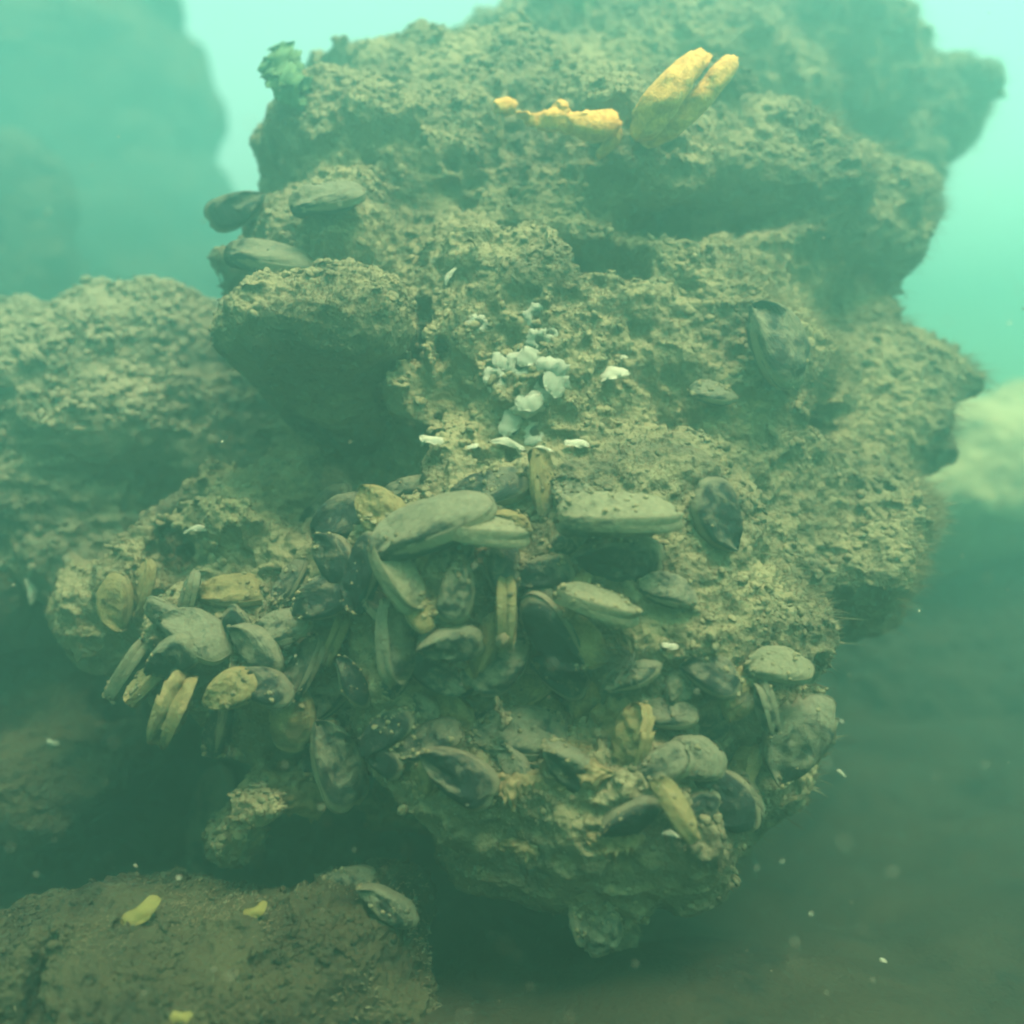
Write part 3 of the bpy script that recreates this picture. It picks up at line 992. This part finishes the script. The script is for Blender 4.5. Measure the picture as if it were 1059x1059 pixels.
l3 = limb('lobe', path([(638, 132, 9, .01), (632, 148, 7, .01), (616, 164, 4, .02)], D2), M_ORANGE); l3.parent = sp2
tag(sp2, 'low lumpy orange-yellow sponge left of the forked one on the rock top', 'sponge', 'orange sponges on top of the rock')
D3 = surf_d(520, 115) - .02
sp3 = limb('small_sponge', path([(510, 112, 7, 0), (522, 110, 9, 0), (532, 113, 6, .01)], D3), M_ORANGE)
l4 = limb('stalk', path([(517, 116, 5, 0), (516, 140, 4, 0), (520, 168, 3, .01)], D3), M_CRUST); l4.parent = sp3
tag(sp3, 'smallest orange sponge knob on a dull stalk, leftmost on the rock top', 'sponge', 'orange sponges on top of the rock')

# tan crusts with ragged lower edges
def crust(px, py, wpx, hpx, label, seed):
    loc, no, d = hit(px, py)
    dist = (loc - cam.location).length
    s = wpx / PXF * dist / 2
    sy = hpx / PXF * dist / 2
    NX, NY = 44, 26
    V = np.zeros((NX, NY, 3))
    for i in range(NX):
        t = i / (NX - 1) * 2 - 1
        q = np.array([[t * 2.2, seed, 0], [t * 6, seed, 3], [t * 13, seed, 7]])
        n1, n2, n3 = vnoise(q, 1.0, seed)
        low = -(.55 + .3 * n1 + .35 * max(0, n2) + .3 * max(0, n3)) * (1 - abs(t) ** 3)
        top = (.5 + .2 * n2) * (1 - t * t) ** .6
        for j in range(NY):
            u = j / (NY - 1)
            V[i, j] = (t, low + (top - low) * u, math.sin(u * math.pi) ** .55 * (1 - abs(t) ** 4))
    V = V.reshape(-1, 3)
    V[:, 2] *= .32
    e_ = V[:, 2] > .02
    V[:, 2] += e_ * (.16 * vnoise(V, 3.2, seed) + .10 * vnoise(V, 8, seed + 1))
    V[:, 2] -= .03
    F = [[i * NY + j, (i + 1) * NY + j, (i + 1) * NY + j + 1, i * NY + j + 1] for i in range(NX - 1) for j in range(NY - 1)]
    # closed back
    n0 = len(V)
    Bk = V.copy(); Bk[:, 2] = -.15; Bk[:, :2] *= .96
    F2 = [[a + n0 for a in f[::-1]] for f in F]
    V = np.concatenate([V, Bk])
    V[:, 0] *= s; V[:, 1] *= sy; V[:, 2] *= (s + sy) * .5
    o = mesh_obj('tan_crust', V, F + F2, M_CRUST)
    nn = (no * .5 - d).normalized()
    z = CR.inverted() @ nn
    q = Matrix.Identity(3)
    zc = nn; xc = (CR @ Vector((1, 0, 0))); xc = (xc - zc * xc.dot(zc)).normalized(); yc = zc.cross(xc)
    Mx = Matrix((xc, yc, zc)).transposed()
    o.matrix_world = Matrix.Translation(loc + nn * s * .03) @ Mx.to_4x4()
    tag(o, label, 'crust', 'tan crusts on the lower rock face')


crust(545, 808, 78, 56, 'tan crust with dripping ragged lower edge, middle of the lower rock face', 4)
crust(595, 800, 80, 50, 'tan crust with a small hole, between the dripping crust and the upright tan mussel', 9)
crust(590, 772, 70, 30, 'narrow tan crust just above the one with the hole', 14)
crust(492, 826, 44, 26, 'small tan crust hanging under the blue-green mussel', 21)
crust(636, 866, 60, 44, 'rust-tan crust low on the right of the rock face', 26)
crust(540, 872, 54, 34, 'small dim tan crust below the dripping one', 31)
crust(300, 812, 100, 66, 'broad tan crust over the low hanging lump at left', 37)
crust(640, 740, 60, 70, 'tan crust left of the upright tan mussel', 41)

# sea squirt rings and the little siphon stalk
def squirt(px, py, size, label):
    loc, no, d = hit(px, py)
    dist = (loc - cam.location).length
    s = size / PXF * dist / 2
    nn = (no * .3 - d).normalized()
    o = empty('sea_squirt', loc)
    o.matrix_world = Matrix.Translation(loc) @ frame_from(nn).to_4x4() @ Matrix.Scale(s, 4)
    NA = 28
    pro = [(1.5, -.4), (1.35, .1), (1.05, .5), (.95, .8), (.85, 1.0), (.62, 1.05), (.48, .9), (.42, .5), (.0, .35)]
    V = [((r_ * (1 + .08 * math.sin(3 * a + k) + .04 * math.sin(8 * a))) * math.cos(a), r_ * (1 + .08 * math.sin(3 * a + k)) * math.sin(a), z_) for k, (r_, z_) in enumerate(pro) for a in [j / NA * 2 * math.pi for j in range(NA)]]
    F = [(k * NA + j, k * NA + (j + 1) % NA, (k + 1) * NA + (j + 1) % NA, (k + 1) * NA + j) for k in range(len(pro) - 1) for j in range(NA)]
    mesh_obj('body', V, F, M_SQUIRT, o)
    V2 = [(.44 * math.cos(a), .44 * math.sin(a), .55) for a in [j / 20 * 2 * math.pi for j in range(20)]] + [(0, 0, .6)]
    mesh_obj('siphon', V2, [(j, (j + 1) % 20, 20) for j in range(20)], M_INNER_SHADE, o)  # dark disc painted as the shade down the siphon
    tag(o, label, 'sea squirt', 'sea squirts on the rock')


squirt(604, 717, 30, 'round ringed sea squirt right of the encrusted mussel')
squirt(571, 798, 18, 'small ringed sea squirt among the tan crusts')
dS = surf_d(555, 692) - .03
st = limb('siphon_stalk', path([(540, 690, 5, .01), (552, 692, 4.5, 0), (560, 692, 5, -.002), (566, 691, 8, -.004), (571, 691, 7, -.004)], dS), M_SQUIRT)
tag(st, 'little tan stalk with a knob end pointing right beside the encrusted mussel', 'stalk')
dS = surf_d(519, 660) - .035
st = limb('sea_squirt_bud', path([(518, 655, 4, .0), (520, 661, 7, -.002), (520, 668, 5, 0)], dS), M_SQUIRT)
tag(st, 'tiny round tan knob at the foot of the upright brown-seamed mussel', 'knob')


# feathery hydroid tufts
def tuft(px, py, size, n, label, m, spread=1.0, dirv=None, name='hydroid_tuft', cat='hydroid', wid=.02, at=None, curl=.25, group=None):
    if at is None:
        loc, no, d = hit(px, py)
    else:
        loc = P(px, py, at); d = (loc - cam.location).normalized(); no = -d
    dist = (loc - cam.location).length
    s = size / PXF * dist
    V, F = [], []
    base = (no * .5 - d * .5).normalized() if dirv is None else (CR @ Vector(dirv)).normalized()
    for _ in range(n):
        dr = (base + Vector((random.gauss(0, 1), random.gauss(0, 1), random.gauss(0, 1))) * .45 * spread).normalized()
        side = dr.cross(Vector((random.gauss(0, 1), random.gauss(0, 1), random.gauss(0, 1)))).normalized()
        cv = side.cross(dr) * curl * random.uniform(-1, 1)
        L = random.uniform(.5, 1)
        k0 = len(V)
        st_ = Vector((random.gauss(0, .12), random.gauss(0, .12), random.gauss(0, .12)))
        for i in range(6):
            t = i / 5
            c = st_ + dr * L * t + cv * t * t * L
            ww = wid * (1 - t * .75)
            for a in range(3):
                an = a * 2.094
                V.append(c + side * ww * math.cos(an) + side.cross(dr) * ww * math.sin(an))
        for i in range(5):
            for a in range(3):
                a2 = (a + 1) % 3
                F.append((k0 + i * 3 + a, k0 + i * 3 + a2, k0 + i * 3 + 3 + a2, k0 + i * 3 + 3 + a))
    o = mesh_obj(name, [tuple(v * s) for v in V], F, m)
    o.location = loc
    tag(o, label, cat, group)
    return o


tuft(650, 684, 42, 150, 'feathery grey-green hydroid tuft in the middle right of the rock face', M_ANEM, 1.0)
tuft(610, 690, 26, 60, 'small feathery tuft left of the big grey-green one', M_ANEM, 1.0)


# green alga on the rock's shoulder
dA = min(surf_d(322, 125), 1.05)
al = limb('green_alga', path([(314, 124, 3, .01), (306, 104, 8, 0), (297, 82, 12, -.01), (286, 62, 14, 0), (281, 48, 9, .01)], dA), M_ALGA, wob=.9, flat=.22)
for pp in ([(309, 112, 3, 0), (314, 100, 8, .01), (316, 88, 10, .01), (311, 78, 6, 0)], [(300, 92, 4, 0), (286, 84, 8, -.01), (276, 70, 10, 0), (272, 60, 5, 0)],
           [(298, 84, 4, 0), (306, 72, 9, .01), (303, 58, 10, .02), (298, 48, 5, .02)]):
    c_ = limb('frond', path(pp, dA), M_ALGA, wob=.9, flat=.22); c_.parent = al
tag(al, 'soft pale green alga standing up from the upper left of the rock', 'alga')
tuft(602, 12, 30, 60, 'small green alga tuft at the very top edge above the orange sponges', M_ALGA, .7, (0, 1.0, .1), 'green_alga', 'alga', wid=.05, curl=.9)


# ------------------------------------------------------------------ turf: short filaments caught in silt (uncountable)
def turf(objs, n, label, m, hmin, hmax, seed, name='silt_turf', drift=(.6, .1, .15), sel=None, wid=.00045):
    r_ = np.random.default_rng(seed)
    co_, no_ = [], []
    for o in objs:
        me = o.data
        nv = len(me.vertices)
        co = np.empty(nv * 3, dtype=np.float32); me.vertices.foreach_get('co', co)
        no = np.empty(nv * 3, dtype=np.float32); me.vertex_normals.foreach_get('vector', no)
        co_.append(co.reshape(-1, 3)); no_.append(no.reshape(-1, 3))
    co = np.concatenate(co_).astype(float); no = np.concatenate(no_).astype(float)
    vd = co - np.array(cam.location)
    vd /= np.linalg.norm(vd, axis=1)[:, None]
    face = -(vd * no).sum(1)
    ns = vnoise(co, 22, seed)
    pr = np.clip(.35 + ns, 0, 1) * np.clip(no[:, 2] + .75, .02, 1) * (face > -.5)
    if sel is not None: pr = pr * sel(co, no)
    pr /= pr.sum()
    ii = r_.choice(len(co), n, p=pr)
    B = co[ii]; N = no[ii]
    D = N + r_.normal(0, .45, (n, 3)) + np.array(CR @ Vector(drift))
    D /= np.linalg.norm(D, axis=1)[:, None]
    Sd = np.cross(D, r_.normal(0, 1, (n, 3))); Sd /= np.linalg.norm(Sd, axis=1)[:, None]
    H = r_.uniform(hmin, hmax, n)[:, None] * (.6 + .8 * r_.random((n, 1)) ** 2)
    W_ = wid * (.6 + r_.random((n, 1)))
    cu = r_.normal(0, .25, (n, 3)) * 2 + np.array(CR @ Vector((.3, -.4, 0)))
    p0 = B - N * .001
    p1 = B + D * H * .5 + cu * H * .1
    p2 = B + D * H + cu * H * .45
    T = np.cross(Sd, D)
    V = np.stack([p0 + Sd * W_, p0 - Sd * W_ * .5 + T * W_ * .8, p0 - Sd * W_ * .5 - T * W_ * .8,
                  p1 + Sd * W_ * .8, p1 - Sd * W_ * .4 + T * W_ * .6, p1 - Sd * W_ * .4 - T * W_ * .6, p2], 1).reshape(-1, 3)
    b0 = (np.arange(n) * 7)[:, None]
    tris = np.array([[0, 1, 4], [0, 4, 3], [1, 2, 5], [1, 5, 4], [2, 0, 3], [2, 3, 5], [3, 4, 6], [4, 5, 6], [5, 3, 6]])
    F = (b0[:, :, None] + tris[None]).reshape(-1, 3)
    o = mesh_obj(name, V, F, m)
    tag(o, label, kind='stuff')
    return o


def clumps(objs, n, label, m, rmin, rmax, seed, name='silt_clumps', world=False, upmin=-.2, clus=26, out=.2):
    r_ = np.random.default_rng(seed)
    co_, no_ = [], []
    for o in objs:
        me = o.data; nv = len(me.vertices)
        co = np.empty(nv * 3, dtype=np.float32); me.vertices.foreach_get('co', co); co = co.reshape(-1, 3)
        no = np.empty(nv * 3, dtype=np.float32); me.vertex_normals.foreach_get('vector', no); no = no.reshape(-1, 3)
        if world:
            W = np.array(o.matrix_world); co = co @ W[:3, :3].T + W[:3, 3]
            no = no @ W[:3, :3].T; no /= np.linalg.norm(no, axis=1)[:, None] + 1e-12
        co_.append(co); no_.append(no)
    co = np.concatenate(co_).astype(float); no = np.concatenate(no_).astype(float)
    vd = co - np.array(cam.location); vd /= np.linalg.norm(vd, axis=1)[:, None]
    face = -(vd * no).sum(1)
    pr = np.clip(.25 + vnoise(co, clus, seed), 0.02, 1) * np.clip(no[:, 2] - upmin, 0, 1) * (face > -.35)
    pr /= pr.sum()
    ii = r_.choice(len(co), n, p=pr)
    bm_ = bmesh.new(); bmesh.ops.create_icosphere(bm_, subdivisions=2, radius=1)
    bv = np.array([v.co[:] for v in bm_.verts]); bf = np.array([[v.index for v in f.verts] for f in bm_.faces]); bm_.free()
    rad = rmin + (rmax - rmin) * r_.random(n) ** 2.5
    off = r_.uniform(0, 100, (n, 3))
    pv_ = bv[None] + off[:, None]
    d_ = 1 + .45 * vnoise(pv_.reshape(-1, 3), 1.6, seed).reshape(n, -1)
    U = bv[None] * d_[:, :, None]
    N = no[ii]
    A = r_.normal(0, 1, (n, 3)); A -= (A * N).sum(1)[:, None] * N; A /= np.linalg.norm(A, axis=1)[:, None]
    Bx = np.cross(N, A)
    sx = r_.uniform(.7, 1.5, n); sz = r_.uniform(.4, .8, n)
    V = co[ii][:, None] + N[:, None] * (rad * out)[:, None, None] + (U[:, :, :1] * A[:, None] * (rad * sx)[:, None, None] + U[:, :, 1:2] * Bx[:, None] * rad[:, None, None] + U[:, :, 2:] * N[:, None] * (rad * sz)[:, None, None])
    F = ((np.arange(n) * len(bv))[:, None, None] + bf[None]).reshape(-1, 3)
    o = mesh_obj(name, V.reshape(-1, 3), F, m)
    tag(o, label, kind='stuff')
    return o


clumps([low], 5000, 'soft crumbs of silt on the low rock', M_LOW, .0006, .0030, 5)
clumps([rock, knob], 15000, 'soft crumbs of silt lying over the rocks', M_ROCK, .0008, .0042, 4)
clumps([boulder], 5000, 'soft crumbs of silt on the left boulder', M_ROCK2, .0012, .005, 6)
bpy.context.view_layer.update()
shells = [o for o in bpy.data.objects if o.name.split('.')[0] == 'valve']
clumps(shells, 6000, 'crumbs of silt caught on the mussels', M_ROCK, .0005, .0022, 9, world=True, upmin=-.1, clus=40)
turf([rock, knob, boulder, low], 90000, 'short silt-clogged fuzz over the rocks', M_TURF, .0015, .0045, 1)
def right(co, no):
    vd = co - np.array(cam.location); vd /= np.linalg.norm(vd, axis=1)[:, None]
    return (co[:, 0] > .18) * np.clip((co[:, 0] - .16) * 8, 0, 1) * (no[:, 0] > .1) * (np.abs((vd * no).sum(1)) < .4)

turf([rock], 12000, 'longer drifting filaments along the right edge of the rocks', M_TURF, .006, .020, 2, name='filament_fringe', drift=(1.1, -.05, .1), sel=right, wid=.00028)


# ------------------------------------------------------------------ specks adrift in the water
def specks(n):
    V, F = [], []
    r_ = random.Random(5)
    for _ in range(n):
        c = P(r_.uniform(-60, 1120), r_.uniform(-40, 1100), r_.uniform(.22, 1.6) if r_.random() < .5 else r_.uniform(.3, .6))
        s = r_.uniform(.00025, .0008)
        k0 = len(V)
        ax = [Vector([r_.gauss(0, 1) for _ in range(3)]).normalized() for _ in range(3)]
        e1 = r_.uniform(.6, 2.0)
        for sg in (1, -1):
            V.append(tuple(c + ax[0] * s * e1 * sg)); V.append(tuple(c + ax[1] * s * sg)); V.append(tuple(c + ax[2] * s * sg))
        F += [(k0, k0 + 1, k0 + 2), (k0, k0 + 2, k0 + 4), (k0, k0 + 4, k0 + 5), (k0, k0 + 5, k0 + 1),
              (k0 + 3, k0 + 2, k0 + 1), (k0 + 3, k0 + 4, k0 + 2), (k0 + 3, k0 + 5, k0 + 4), (k0 + 3, k0 + 1, k0 + 5)]
    o = mesh_obj('drifting_specks', V, F, M_FRAG, smooth=False)
    tag(o, 'tiny pale specks drifting in the water', kind='stuff')


specks(700)
chip(914, 998, 18, -48, .4, 'small bright white flake adrift at the lower right', at=.7, roll=0, group='flakes adrift in the water')
chip(870, 800, 14, -25, .35, 'tiny pale flake adrift right of the rock, over the dark bed', at=.75, roll=0, group='flakes adrift in the water')
